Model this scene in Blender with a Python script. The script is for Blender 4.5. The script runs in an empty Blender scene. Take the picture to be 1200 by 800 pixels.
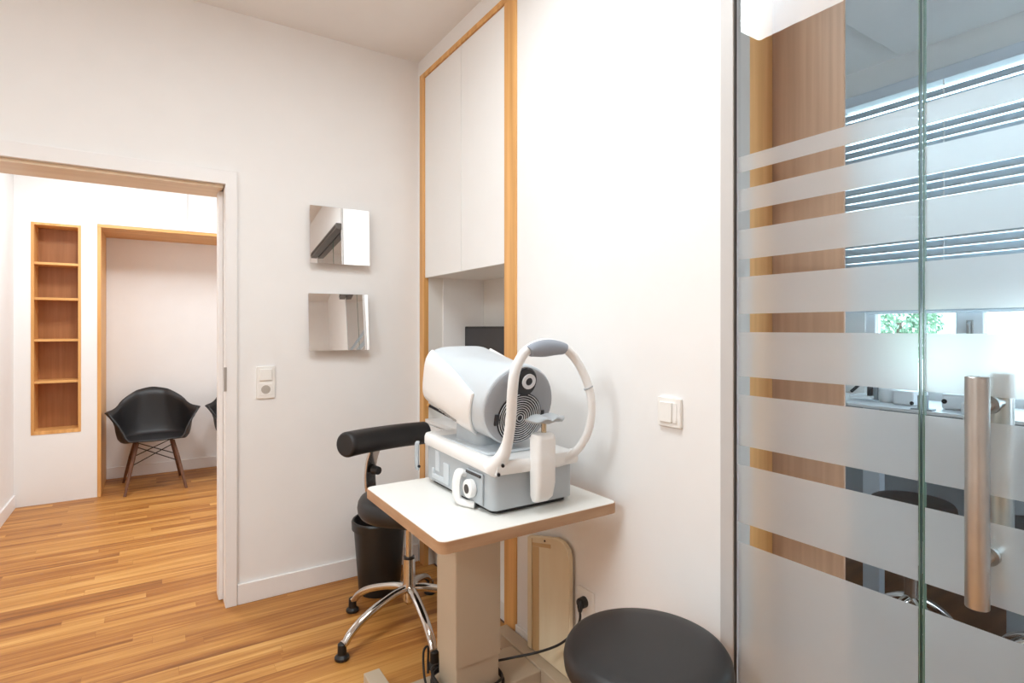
import bpy, bmesh, math, random
from mathutils import Vector, Matrix
random.seed(4)
PI = math.pi
C = bpy.context.scene.collection

# ------------------------------------------------------------------ materials
def lin(c):
    def f(v):
        v /= 255.0
        return v / 12.92 if v <= 0.04045 else ((v + 0.055) / 1.055) ** 2.4
    return (f(c[0]), f(c[1]), f(c[2]), 1.0)

def mat(name, rgb, rough=0.5, metal=0.0, vary=0.03, scale=8.0, bump=0.0, bscale=200.0, spec=0.5, coat=0.0):
    m = bpy.data.materials.new(name); m.use_nodes = True
    nt = m.node_tree; b = nt.nodes['Principled BSDF']
    b.inputs['Roughness'].default_value = rough
    b.inputs['Metallic'].default_value = metal
    b.inputs['Specular IOR Level'].default_value = spec
    b.inputs['Coat Weight'].default_value = coat
    tc = nt.nodes.new('ShaderNodeTexCoord')
    n = nt.nodes.new('ShaderNodeTexNoise'); n.inputs['Scale'].default_value = scale
    nt.links.new(tc.outputs['Object'], n.inputs['Vector'])
    r = nt.nodes.new('ShaderNodeValToRGB')
    c = lin(rgb)
    r.color_ramp.elements[0].color = tuple(v * (1 - vary) for v in c[:3]) + (1,)
    r.color_ramp.elements[1].color = tuple(min(1, v * (1 + vary)) for v in c[:3]) + (1,)
    r.color_ramp.elements[0].position = 0.3; r.color_ramp.elements[1].position = 0.7
    nt.links.new(n.outputs['Fac'], r.inputs['Fac'])
    nt.links.new(r.outputs['Color'], b.inputs['Base Color'])
    if bump:
        n2 = nt.nodes.new('ShaderNodeTexNoise'); n2.inputs['Scale'].default_value = bscale
        nt.links.new(tc.outputs['Object'], n2.inputs['Vector'])
        bp = nt.nodes.new('ShaderNodeBump'); bp.inputs['Strength'].default_value = bump
        bp.inputs['Distance'].default_value = 0.001
        nt.links.new(n2.outputs['Fac'], bp.inputs['Height'])
        nt.links.new(bp.outputs['Normal'], b.inputs['Normal'])
    return m

def wood(name, a, b_, rough=0.45, stretch=(30, 30, 1.2), scale=1.0):
    m = bpy.data.materials.new(name); m.use_nodes = True
    nt = m.node_tree; b = nt.nodes['Principled BSDF']; b.inputs['Roughness'].default_value = rough
    tc = nt.nodes.new('ShaderNodeTexCoord'); mp = nt.nodes.new('ShaderNodeMapping')
    mp.inputs['Scale'].default_value = stretch
    nt.links.new(tc.outputs['Object'], mp.inputs['Vector'])
    n = nt.nodes.new('ShaderNodeTexNoise'); n.inputs['Scale'].default_value = scale; n.inputs['Detail'].default_value = 5
    nt.links.new(mp.outputs['Vector'], n.inputs['Vector'])
    r = nt.nodes.new('ShaderNodeValToRGB')
    r.color_ramp.elements[0].color = lin(a); r.color_ramp.elements[1].color = lin(b_)
    r.color_ramp.elements[0].position = 0.32; r.color_ramp.elements[1].position = 0.68
    nt.links.new(n.outputs['Fac'], r.inputs['Fac']); nt.links.new(r.outputs['Color'], b.inputs['Base Color'])
    return m

def floor_mat():
    m = bpy.data.materials.new('wood_strip_floor'); m.use_nodes = True
    nt = m.node_tree; L = nt.links; b = nt.nodes['Principled BSDF']
    tc = nt.nodes.new('ShaderNodeTexCoord')
    br = nt.nodes.new('ShaderNodeTexBrick')
    br.offset = 0.0
    for k, v in (('Scale', 1.0), ('Brick Width', 1.15), ('Row Height', 0.062), ('Mortar Size', 0.0006), ('Mortar Smooth', 0.3), ('Bias', 0.0)):
        br.inputs[k].default_value = v
    br.inputs['Color1'].default_value = (0, 0, 0, 1); br.inputs['Color2'].default_value = (1, 1, 1, 1)
    br.inputs['Mortar'].default_value = (0.05, 0.05, 0.05, 1)
    def mth(op, a, bb):
        q = nt.nodes.new('ShaderNodeMath'); q.operation = op
        for i, x in enumerate((a, bb)):
            if isinstance(x, (int, float)): q.inputs[i].default_value = x
            else: L.new(x, q.inputs[i])
        return q.outputs[0]
    # every row of planks starts at its own random place
    sx = nt.nodes.new('ShaderNodeSeparateXYZ'); L.new(tc.outputs['Object'], sx.inputs[0])
    row = mth('FLOOR', mth('DIVIDE', sx.outputs['Y'], 0.062), 0.0)
    wn = nt.nodes.new('ShaderNodeTexWhiteNoise'); wn.noise_dimensions = '1D'; L.new(row, wn.inputs['W'])
    cx = nt.nodes.new('ShaderNodeCombineXYZ')
    L.new(mth('ADD', mth('ADD', sx.outputs['X'], 40.0), mth('MULTIPLY', wn.outputs['Value'], 9.0)), cx.inputs['X']); L.new(sx.outputs['Y'], cx.inputs['Y'])
    L.new(cx.outputs[0], br.inputs['Vector'])
    # grain streaks, offset plank by plank
    mp = nt.nodes.new('ShaderNodeMapping'); mp.inputs['Scale'].default_value = (1.3, 26, 1)
    L.new(tc.outputs['Object'], mp.inputs['Vector'])
    ad = nt.nodes.new('ShaderNodeVectorMath'); ad.operation = 'ADD'
    sc = nt.nodes.new('ShaderNodeVectorMath'); sc.operation = 'SCALE'; sc.inputs['Scale'].default_value = 13.0
    L.new(br.outputs['Color'], sc.inputs[0]); L.new(mp.outputs['Vector'], ad.inputs[0]); L.new(sc.outputs['Vector'], ad.inputs[1])
    n1 = nt.nodes.new('ShaderNodeTexNoise'); n1.inputs['Scale'].default_value = 1.0; n1.inputs['Detail'].default_value = 4
    n1.inputs['Distortion'].default_value = 0.6
    L.new(ad.outputs['Vector'], n1.inputs['Vector'])
    mp2 = nt.nodes.new('ShaderNodeMapping'); mp2.inputs['Scale'].default_value = (3, 90, 1)
    L.new(tc.outputs['Object'], mp2.inputs['Vector'])
    n2 = nt.nodes.new('ShaderNodeTexNoise'); n2.inputs['Scale'].default_value = 1.0; n2.inputs['Detail'].default_value = 3
    L.new(mp2.outputs['Vector'], n2.inputs['Vector'])
    v = mth('ADD', mth('MULTIPLY', br.outputs['Color'], 0.30), mth('MULTIPLY', n1.outputs['Fac'], 0.85))
    v = mth('ADD', v, mth('MULTIPLY', n2.outputs['Fac'], 0.40))
    v = mth('SUBTRACT', v, 0.28)
    r = nt.nodes.new('ShaderNodeValToRGB'); e = r.color_ramp.elements
    e[0].position = 0.12; e[0].color = lin(FLOOR_C[0]); e[1].position = 0.85; e[1].color = lin(FLOOR_C[3])
    x = e.new(0.38); x.color = lin(FLOOR_C[1]); x = e.new(0.58); x.color = lin(FLOOR_C[2])
    L.new(v, r.inputs['Fac'])
    L.new(r.outputs['Color'], b.inputs['Base Color'])
    b.inputs['Roughness'].default_value = 0.42
    b.inputs['Specular IOR Level'].default_value = 0.35
    return m
FLOOR_C = [(112, 64, 26), (168, 108, 50), (196, 138, 70), (220, 168, 98)]

def glass_mat():
    m = bpy.data.materials.new('clear_glass'); m.use_nodes = True
    nt = m.node_tree; nt.nodes.clear(); L = nt.links
    o = nt.nodes.new('ShaderNodeOutputMaterial'); t = nt.nodes.new('ShaderNodeBsdfTransparent')
    t.inputs['Color'].default_value = (0.90, 0.955, 0.955, 1)
    g = nt.nodes.new('ShaderNodeBsdfGlossy'); g.inputs['Roughness'].default_value = 0.0
    fr = nt.nodes.new('ShaderNodeFresnel'); fr.inputs['IOR'].default_value = 1.35
    mx = nt.nodes.new('ShaderNodeMixShader')
    L.new(fr.outputs[0], mx.inputs[0]); L.new(t.outputs[0], mx.inputs[1]); L.new(g.outputs[0], mx.inputs[2]); L.new(mx.outputs[0], o.inputs[0])
    return m

def frost_mat():
    m = bpy.data.materials.new('frosted_film'); m.use_nodes = True
    nt = m.node_tree; nt.nodes.clear(); L = nt.links
    o = nt.nodes.new('ShaderNodeOutputMaterial')
    d = nt.nodes.new('ShaderNodeBsdfDiffuse'); d.inputs['Color'].default_value = (0.80, 0.80, 0.80, 1)
    t = nt.nodes.new('ShaderNodeBsdfTranslucent'); t.inputs['Color'].default_value = (0.86, 0.87, 0.87, 1)
    rf = nt.nodes.new('ShaderNodeBsdfRefraction'); rf.inputs['IOR'].default_value = 1.12; rf.inputs['Roughness'].default_value = 0.75
    rf.inputs['Color'].default_value = (0.93, 0.94, 0.94, 1)
    n = nt.nodes.new('ShaderNodeTexNoise'); n.inputs['Scale'].default_value = 30
    mr = nt.nodes.new('ShaderNodeMapRange'); mr.inputs['To Min'].default_value = 0.23; mr.inputs['To Max'].default_value = 0.26
    L.new(n.outputs['Fac'], mr.inputs['Value'])
    m1 = nt.nodes.new('ShaderNodeMixShader'); m2 = nt.nodes.new('ShaderNodeMixShader')
    m2.inputs[0].default_value = 0.7
    L.new(t.outputs[0], m2.inputs[1]); L.new(rf.outputs[0], m2.inputs[2])
    L.new(mr.outputs[0], m1.inputs[0]); L.new(m2.outputs[0], m1.inputs[1]); L.new(d.outputs[0], m1.inputs[2])
    L.new(m1.outputs[0], o.inputs[0])
    return m

def emit(name, rgb, s):
    m = bpy.data.materials.new(name); m.use_nodes = True
    nt = m.node_tree; nt.nodes.clear()
    o = nt.nodes.new('ShaderNodeOutputMaterial'); e = nt.nodes.new('ShaderNodeEmission')
    e.inputs['Color'].default_value = lin(rgb); e.inputs['Strength'].default_value = s
    nt.links.new(e.outputs[0], o.inputs[0])
    return m

M = dict(
    wall=mat('white_wall_paint', (241, 239, 237), 0.85, vary=0.008, bump=0.06, bscale=260),
    ceil=mat('white_ceiling_paint', (238, 236, 234), 0.9, vary=0.008),
    trim=mat('white_gloss_trim', (241, 238, 236), 0.4, vary=0.008),
    cab=mat('white_cabinet_laminate', (242, 241, 239), 0.38, vary=0.006),
    niche=mat('pale_cabinet_lining', (232, 228, 222), 0.5, vary=0.008),
    oak=wood('oak_edge', (208, 150, 84), (236, 182, 114)),
    oakx=wood('oak_edge_lengthwise', (208, 150, 84), (236, 182, 114), stretch=(1.2, 30, 30)),
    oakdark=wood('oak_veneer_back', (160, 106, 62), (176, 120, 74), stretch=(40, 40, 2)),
    veneer=wood('veneer_shaded_face', (176, 138, 114), (196, 156, 130), stretch=(60, 60, 1.5)),  # shade put into the colour: darker copy of the same wood
    veneer2=wood('veneer_lit_face', (226, 168, 104), (244, 190, 126), stretch=(40, 40, 1.5)),  # light put into the colour: brighter copy for the lit end face
    lintel=wood('light_wood_lintel', (228, 204, 174), (238, 218, 190), stretch=(1.5, 30, 30)),
    floor=floor_mat(),
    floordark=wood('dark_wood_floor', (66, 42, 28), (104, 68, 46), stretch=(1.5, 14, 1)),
    alu=mat('brushed_aluminium', (200, 198, 195), 0.35, 1.0, vary=0.03),
    aluw=mat('satin_anodised_profile', (198, 194, 191), 0.45, 0.0, vary=0.02),
    seal=mat('dark_rubber_seal', (70, 66, 62), 0.7),
    rail=mat('dark_steel_rail', (105, 100, 96), 0.4, 0.8),
    steel=mat('brushed_steel', (196, 195, 192), 0.3, 1.0, vary=0.06, scale=20),
    chrome=mat('polished_chrome', (214, 210, 206), 0.09, 1.0, vary=0.02),
    black=mat('black_leatherette', (34, 33, 34), 0.42, vary=0.10, bump=0.15, bscale=420),
    blackp=mat('black_plastic', (28, 27, 27), 0.45, vary=0.05),
    bin=mat('black_bin_plastic', (30, 29, 28), 0.38, vary=0.06),
    screen=mat('dark_screen', (46, 45, 48), 0.3, vary=0.03),
    mirror=mat('mirror_silver', (248, 248, 248), 0.01, 1.0, vary=0.002),
    plate=mat('white_switch_plastic', (244, 241, 236), 0.35, vary=0.006),
    hole=mat('grey_socket_well', (186, 178, 168), 0.5),
    tabletop=mat('white_table_laminate', (240, 238, 232), 0.35, vary=0.01),
    ply=wood('beech_edge_band', (172, 132, 98), (190, 152, 118), stretch=(6, 6, 40), rough=0.5),
    beige=mat('beige_powder_coat', (192, 175, 152), 0.5, vary=0.015),
    dwhite=mat('device_white_shell', (243, 242, 240), 0.3, vary=0.006, coat=0.2),
    dblue=mat('device_pale_blue_shell', (203, 210, 215), 0.42, vary=0.01),
    dgrey=mat('device_grey_shell', (178, 184, 188), 0.42, vary=0.012),
    dgrey2=mat('device_blue_grey_pad', (150, 157, 168), 0.5, vary=0.012),
    dface=mat('device_face_grey', (156, 159, 164), 0.4, vary=0.012),
    dark=mat('dark_lens_plastic', (34, 34, 38), 0.2, vary=0.04),
    ringw=mat('pale_ring', (226, 226, 228), 0.4, vary=0.01),
    letter=mat('grey_lettering', (170, 166, 162), 0.5),
    brass=mat('brass_stem', (196, 178, 150), 0.25, 1.0, vary=0.03),
    board=wood('cream_painted_board', (228, 210, 176), (238, 224, 194), stretch=(14, 14, 1.5), rough=0.6),
    boardd=wood('yellowed_board_groove', (206, 172, 122), (216, 184, 136), stretch=(14, 14, 1.5), rough=0.6),
    legwood=wood('dark_dowel_wood', (92, 58, 40), (118, 78, 54), stretch=(30, 30, 3)),
    glass=glass_mat(), frost=frost_mat(),
    gedge=mat('green_glass_edge', (98, 126, 112), 0.2, vary=0.04),
    slat=mat('silver_blind_slat', (212, 220, 229), 0.45, 0.0, vary=0.01),
    wframe=mat('white_window_frame', (238, 240, 242), 0.4, vary=0.006),
    counter=mat('grey_counter_edge', (150, 158, 166), 0.5, vary=0.02),
    legblue=mat('pale_grey_leg_laminate', (196, 204, 214), 0.45, vary=0.01),
    medic=mat('white_medical_plastic', (240, 243, 246), 0.35, vary=0.006),
    leaf=mat('green_leaves', (128, 158, 130), 0.6, vary=0.35, scale=9),
    bark=mat('grey_bark', (110, 96, 82), 0.8, vary=0.15),
    ground=mat('pale_paving', (205, 203, 198), 0.8, vary=0.05),
    facade=mat('white_render_facade', (240, 240, 238), 0.8, vary=0.01),
    facwin=mat('dim_window_glass', (120, 135, 150), 0.15, vary=0.05),
)

# ------------------------------------------------------------------ mesh helper
class MB:
    def __init__(s): s.b = bmesh.new()
    def quad(s, *pts): s.b.faces.new([s.b.verts.new(p) for p in pts]); return s
    def box(s, lo, hi):
        x0, y0, z0 = lo; x1, y1, z1 = hi
        v = [s.b.verts.new(p) for p in ((x0,y0,z0),(x1,y0,z0),(x1,y1,z0),(x0,y1,z0),(x0,y0,z1),(x1,y0,z1),(x1,y1,z1),(x0,y1,z1))]
        for f in ((3,2,1,0),(4,5,6,7),(0,1,5,4),(1,2,6,5),(2,3,7,6),(3,0,4,7)): s.b.faces.new([v[i] for i in f])
        return s
    def rings(s, rs, cap=True, closed=False):
        vs = [[s.b.verts.new(p) for p in r] for r in rs]
        n = len(vs[0]); k = len(vs)
        for i in range(k if closed else k - 1):
            a, c = vs[i], vs[(i + 1) % k]
            for j in range(n): s.b.faces.new((a[j], a[(j+1) % n], c[(j+1) % n], c[j]))
        if cap and not closed:
            s.b.faces.new(list(reversed(vs[0]))); s.b.faces.new(vs[-1])
        return s
    def tube(s, pts, r, n=14, flat=None, closed=False):
        """r: radius or list; flat: (direction, factor) squashes the section along a direction"""
        pts = [Vector(p) for p in pts]; rs = []; up = None
        m = len(pts)
        for i, p in enumerate(pts):
            if closed: t = pts[(i+1) % m] - pts[i-1]
            else: t = pts[min(i+1, m-1)] - pts[max(i-1, 0)]
            t.normalize()
            if up is None:
                up = Vector((0,0,1)) if abs(t.z) < 0.9 else Vector((1,0,0))
            u = (up - t * up.dot(t)).normalized(); w = t.cross(u); up = u
            rad = r[i] if isinstance(r, (list, tuple)) else r
            ring = []
            for k in range(n):
                a = 2*PI*k/n; o = u*math.cos(a)*rad + w*math.sin(a)*rad
                if flat: dv = Vector(flat[0]).normalized(); o = o + dv*o.dot(dv)*(flat[1]-1)
                ring.append(p + o)
            rs.append(ring)
        return s.rings(rs, closed=closed)
    def cyl(s, p0, p1, r0, r1=None, n=24): return s.tube([p0, p1], [r0, r0 if r1 is None else r1], n)
    def lathe(s, prof, c, n=48):
        """prof: (radius, z) from bottom to top"""
        rs = [[(c[0]+max(r,1e-4)*math.cos(2*PI*k/n), c[1]+max(r,1e-4)*math.sin(2*PI*k/n), c[2]+z) for k in range(n)] for r, z in prof]
        return s.rings(rs)
    def prism(s, poly, axis, a, b):
        """poly: 2-D outline; axis 0 -> (y,z), 1 -> (x,z), 2 -> (x,y)"""
        def put(p, t): return (t,p[0],p[1]) if axis == 0 else ((p[0],t,p[1]) if axis == 1 else (p[0],p[1],t))
        return s.rings([[put(p, a) for p in poly], [put(p, b) for p in poly]])
    def xf(s, mtx): bmesh.ops.transform(s.b, matrix=mtx, verts=s.b.verts); return s
    def build(s, name, m, parent=None, bevel=0, seg=2, sub=0, solid=0, angle=38, keep=False):
        bmesh.ops.recalc_face_normals(s.b, faces=s.b.faces)
        me = bpy.data.meshes.new(name)
        if parent is not None and not keep:
            w = Vector((0,0,0)); q = parent
            while q: w += q.location; q = q.parent
            bmesh.ops.translate(s.b, verts=s.b.verts, vec=-w)
        s.b.to_mesh(me); s.b.free()
        o = bpy.data.objects.new(name, me); C.objects.link(o)
        me.materials.append(m if not isinstance(m, str) else M[m])
        if parent: o.parent = parent
        for p in me.polygons: p.use_smooth = True
        me.set_sharp_from_angle(angle=math.radians(angle))
        if solid:
            d = o.modifiers.new('thick', 'SOLIDIFY'); d.thickness = solid; d.offset = 0
        if sub:
            d = o.modifiers.new('smooth', 'SUBSURF'); d.levels = sub; d.render_levels = sub
        if bevel:
            d = o.modifiers.new('round', 'BEVEL'); d.width = bevel; d.segments = seg; d.limit_method = 'ANGLE'; d.angle_limit = math.radians(35)
            d.harden_normals = False
        return o

def thing(name, label, cat, loc=(0,0,0), group=None):
    o = bpy.data.objects.new(name, None); C.objects.link(o); o.location = loc
    o.empty_display_size = 0.1
    o['label'] = label; o['category'] = cat
    if group: o['group'] = group
    return o
def tag(o, label, cat, group=None):
    o['label'] = label; o['category'] = cat
    if group: o['group'] = group
    return o
def struct(o, label=None):
    o['kind'] = 'structure'
    if label: o['label'] = label
    return o
def copy_tree(o, parent=None):
    c = o.copy(); C.objects.link(c)
    if parent: c.parent = parent
    for ch in [x for x in bpy.data.objects if x.parent == o]: copy_tree(ch, c)
    return c
def B(lo, hi): return MB().box(lo, hi)
def rrect(cx, cy, w, h, r, n=6):
    out = []
    for sx, sy, a0 in ((1,1,0),(-1,1,90),(-1,-1,180),(1,-1,270)):
        for k in range(n+1):
            a = math.radians(a0 + 90*k/n)
            out.append((cx+sx*(w/2-r)+r*math.cos(a), cy+sy*(h/2-r)+r*math.sin(a)))
    return out
def spline(pts, n=8, closed=False):
    P = [Vector(p) for p in pts]; m = len(P); out = []
    rng = range(m if closed else m-1)
    for i in rng:
        if closed: p0,p1,p2,p3 = P[i-1],P[i],P[(i+1)%m],P[(i+2)%m]
        else: p0,p1,p2,p3 = P[max(i-1,0)],P[i],P[i+1],P[min(i+2,m-1)]
        for k in range(n):
            t = k/n
            out.append(0.5*((2*p1)+(p2-p0)*t+(2*p0-5*p1+4*p2-p3)*t*t+(3*p1-p0-3*p2+p3)*t**3))
    if not closed: out.append(P[-1])
    return out

# ------------------------------------------------------------------ the setting
CEIL = 2.846; YA = 2.958; XB = 1.28
struct(MB().box((-3.0,-2.6,-0.05), (XB+0.05,6.3,0)).box((XB+0.05,YA+0.1,-0.05),(4.0,6.3,0)).build('floor', 'floor'))
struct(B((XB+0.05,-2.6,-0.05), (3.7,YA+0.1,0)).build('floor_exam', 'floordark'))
struct(B((-2.4,-2.2,CEIL), (XB+0.11,YA+0.13,CEIL+0.1)).build('ceiling', 'ceil'))
# north wall with the doorway
w = MB().box((0.293,YA,0), (XB+0.5,YA+0.255,CEIL)).box((-2.4,YA,0), (-0.78,YA+0.255,CEIL)).box((-0.78,YA,2.012), (0.293,YA+0.255,CEIL))
struct(w.build('wall_north', 'wall'))
struct(B((-0.78,YA+0.012,1.998), (0.285,YA+0.25,2.011)).build('trim_1', 'lintel'), 'pale wooden lintel board under the doorway head')
struct(MB().prism([(0.293,0),(0.343,0),(0.343,2.075),(-0.78,2.075),(-0.78,2.012),(0.293,2.012)], 1, YA-0.014, YA-0.0005).build('trim_2', 'trim', bevel=0.002), 'flat white casing around the doorway')
d = B((0.272,YA+0.085,0.004), (0.2925,YA+0.17,1.995)).build('door_1', 'trim', bevel=0.002)
struct(d, 'white pocket door slid back into the wall beside the doorway')
B((0.286,YA-0.0165,1.029), (0.298,YA-0.0135,1.143)).build('door_pull', 'alu', d, keep=True)
# east wall: header over the glass, solid part, part behind the built-in cabinet opening
w = MB().box((XB,0.934,0), (XB+0.11,2.0,CEIL)).box((XB,2.0,2.758), (XB+0.11,2.92,CEIL)).box((XB,2.92,0), (XB+0.11,YA,CEIL)).box((XB,-0.33,2.40), (XB+0.11,0.934,CEIL)).box((XB,-2.2,0), (XB+0.11,-0.33,CEIL))
struct(w.build('wall_east', 'wall'))
struct(B((-2.4,-2.3,0), (XB+0.11,-2.2,CEIL)).build('wall_south', 'wall'))
struct(B((-2.5,-2.3,0), (-2.4,YA+0.255,CEIL)).build('wall_west', 'wall'))
def baseboard(name, x0, y0, x1, y1, h=0.098): return struct(MB().box((x0,y0,0.0), (x1,y1,h)).build(name, 'trim', bevel=0.003))
baseboard('baseboard_north', 0.345, YA-0.014, 1.276, YA-0.0005)
baseboard('baseboard_east', XB-0.013, 0.937, XB-0.0005, 1.928)
baseboard('baseboard_south', -2.39, -2.1995, XB-0.02, -2.187)

# waiting room beyond the doorway
struct(MB().box((-0.957,YA+0.26,0), (-0.857,6.2,CEIL)).build('wall_waiting_west', 'wall'))
struct(B((-0.857,6.03,0), (2.4,6.13,CEIL)).build('wall_waiting_north', 'wall'))
struct(B((2.4,YA+0.26,0), (2.5,6.13,CEIL)).build('wall_waiting_east', 'wall'))
struct(B((-0.957,YA+0.255,CEIL-0.1), (2.5,6.13,CEIL)).build('ceiling_waiting', 'ceil'))
baseboard('baseboard_waiting_west', -0.8565, YA+0.26, -0.843, 5.43)
baseboard('baseboard_waiting_north', -0.335, 6.016, 2.39, 6.0295)

# room behind the glass
struct(B((XB+0.11,-2.4,CEIL), (3.7,YA,CEIL+0.1)).build('ceiling_exam', 'ceil'))
struct(B((1.5,-1.6,CEIL-0.022), (3.43,1.396,CEIL-0.001)).build('trim_3', 'ceil', bevel=0.004), 'slightly lowered square ceiling panel in the room behind the glass')
struct(B((XB+0.11,YA-0.1,0), (3.6,YA,CEIL)).build('wall_exam_north', 'wall'))
struct(MB().box((XB+0.11,-2.4,0), (1.7,-2.3,CEIL)).box((3.3,-2.4,0), (3.62,-2.3,CEIL)).box((1.7,-2.4,0), (3.3,-2.3,0.9)).box((1.7,-2.4,2.6), (3.3,-2.3,CEIL)).build('wall_exam_south', 'wall'))
struct(MB().box((1.7,-2.37,0.9),(1.76,-2.32,2.6)).box((3.24,-2.37,0.9),(3.3,-2.32,2.6)).box((1.76,-2.37,0.9),(3.24,-2.32,0.96)).box((1.76,-2.37,2.54),(3.24,-2.32,2.6)).box((2.46,-2.37,0.96),(2.54,-2.32,2.54)).build('added_window_south', 'wframe', bevel=0.003), 'white framed unseen window added to brighten the room behind the glass')  # unseen, added to let more daylight into this room
w = MB().box((3.5,1.76,0),(3.62,YA,CEIL)).box((3.5,1.60,0),(3.62,1.76,1.44)).box((3.5,-2.3,0),(3.62,-0.95,CEIL)).box((3.5,-0.95,0),(3.62,1.60,0.93)).box((3.5,-0.95,2.68),(3.62,1.76,CEIL))
struct(w.build('wall_exam_east', 'wall'))

# window of that room: two casements
win = MB()
a, b = -0.95, 1.60
win.box((3.515,a,0.93),(3.585,b,0.985)).box((3.515,a,1.41),(3.585,1.76,1.47)).box((3.515,a,2.63),(3.585,1.76,2.68)).box((3.515,a,0.985),(3.585,a+0.05,2.63)).box((3.515,b-0.05,0.985),(3.585,b,1.41)).box((3.515,1.72,1.47),(3.585,1.76,2.63))
win.box((3.51,1.05,0.985),(3.59,1.165,1.41))
win = win.build('window_1', 'wframe', bevel=0.004); struct(win, 'white framed window behind the silver blind')
MB().box((3.548,1.165,0.985),(3.553,1.55,1.41)).build('pane', 'glass', win, keep=True)
MB().box((3.548,-0.90,0.985),(3.553,1.05,1.41)).build('pane', 'glass', win, keep=True)
MB().box((3.548,-0.90,1.47),(3.553,1.72,2.63)).build('upper_pane', 'glass', win, keep=True)
h = MB().box((3.496,1.090,1.30),(3.51,1.115,1.37)); h.tube([(3.49,1.102,1.36),(3.475,1.10,1.35),(3.47,1.095,1.20)], 0.008)
h.build('handle', 'alu', win, keep=True)

# ------------------------------------------------------------------ glass partition and sliding door
GX0, GX1 = 1.284, 1.294
def bands(z0, z1):
    """frosted stripes, thicker towards the floor"""
    e = [1.774,1.733, 1.6885,1.632, 1.5836,1.507, 1.4616,1.366, 1.319,1.2043, 1.157,1.025, 0.975,0.825, 0.7737,z0]
    return [(e[i+1], e[i]) for i in range(0, len(e), 2)]
def pane(name, y0, y1, label):
    p = MB().quad((GX0,y0,0.012),(GX0,y1,0.012),(GX0,y1,2.395),(GX0,y0,2.395)).build(name, 'glass'); struct(p, label)
    f = MB()
    for a, b in bands(0.012, 2.395):
        f.quad((GX0-0.001,y0+0.001,a),(GX0-0.001,y1-0.001,a),(GX0-0.001,y1-0.001,b),(GX0-0.001,y0+0.001,b))
    f.build('frosted_film', 'frost', p, keep=True)
    if y1 < 0.5: MB().box((GX0-0.002,y1+0.0002,0.012),(GX1,y1+0.0022,2.395)).build('polished_edge', 'gedge', p, keep=True)
    else: MB().box((GX0-0.002,y0-0.0022,0.012),(GX1,y0-0.0002,2.395)).build('polished_edge', 'gedge', p, keep=True)
    return p
pane('window_2', 0.486, 0.893, 'fixed glass pane with horizontal frosted stripes beside the glass door')
gd = pane('door_2', -0.30, 0.4765, 'glass door with horizontal frosted stripes and a steel bar handle')
HX, HY = 1.222, 0.374
hd = MB().cyl((HX,HY,0.836),(HX,HY,1.244),0.0178, n=28).build('bar_handle', 'steel', gd, keep=True, bevel=0.002)
for z in (1.19, 0.915):
    MB().cyl((HX,HY,z),(GX0-0.001,HY,z),0.010).cyl((GX0-0.012,HY,z),(GX0-0.002,HY,z),0.017).build('standoff', 'steel', hd, keep=True)
hb = MB().cyl((1.345,HY,0.836),(1.345,HY,1.244),0.0178, n=28).build('rear_bar_handle', 'steel', gd, keep=True)
for z in (1.19, 0.915):
    MB().cyl((GX1,HY,z),(1.345,HY,z),0.010).build('standoff', 'steel', hb, keep=True)
f = MB().box((1.268,0.897,0),(1.2795,0.936,CEIL-0.001)).box((1.28,0.899,0),(1.345,0.9335,2.399)).box((1.28,-0.3295,0.0),(1.345,-0.31,2.399)).build('trim_4', 'aluw', bevel=0.002)
struct(f, 'pale metal upright profile between the white wall and the glass')
struct(B((1.272,0.8935,0.0),(1.279,0.8968,CEIL-0.001)).build('trim_5', 'seal'), 'thin dark seal along the glass edge')
rl = MB().box((1.22,-0.36,2.375),(1.2795,0.93,2.43)).build('trim_6', 'rail', bevel=0.003); struct(rl, 'dark steel sliding rail over the glass door')
MB().box((1.217,-0.355,2.398),(1.2195,0.925,2.406)).build('rail_groove', 'seal', rl, keep=True)

# veneered panel just behind the glass, lit and shaded faces coloured apart
cw = thing('veneered_panel', 'tall wood-veneered panel behind the left end of the striped glass', 'wood panel', (1.45,0.95,0))
B((1.505,0.737,0),(1.513,1.2,2.6)).build('side_panel', 'veneer', cw, bevel=0.002)
B((1.391,0.9338,0),(1.5045,1.2,2.6)).build('front_edge', 'veneer2', cw, bevel=0.002)
# venetian blind
vb = thing('venetian_blind', 'silver venetian blind lowered over the window behind the glass', 'blind', (3.42,0.3,1.4))
B((3.385,-0.98,2.60),(3.455,1.69,2.66)).build('headrail', 'slat', vb, bevel=0.003)
sl = MB()
z = 1.462
while z < 2.59:
    a = math.radians(-58); hw = 0.025
    rows = []
    for k in range(4):
        t = -1 + 2*k/3
        bow = 0.004*(1-t*t)
        rows.append((3.42 - t*hw*math.cos(a) - bow*math.sin(a), z + t*hw*math.sin(a) + bow*math.cos(a)))
    for k in range(3):
        (x0,z0),(x1,z1) = rows[k], rows[k+1]
        sl.quad((x0,-0.97,z0),(x0,1.68,z0),(x1,1.68,z1),(x1,-0.97,z1))
    z += 0.0435
bmesh.ops.remove_doubles(sl.b, verts=sl.b.verts, dist=1e-5)
sl.build('slats', 'slat', vb, solid=0.0008)
B((3.395,-0.97,1.418),(3.445,1.68,1.440)).build('bottom_rail', 'slat', vb, bevel=0.003)
for y in (1.174, -0.4):
    q = MB()
    zz = 1.44
    while zz < 2.6:
        q.box((3.388,y-0.003,zz),(3.392,y+0.003,zz+0.026)); zz += 0.0435
    q.box((3.389,y-0.001,1.44),(3.391,y+0.001,2.6)); q.build('ladder_cord', 'wframe', vb)

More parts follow.
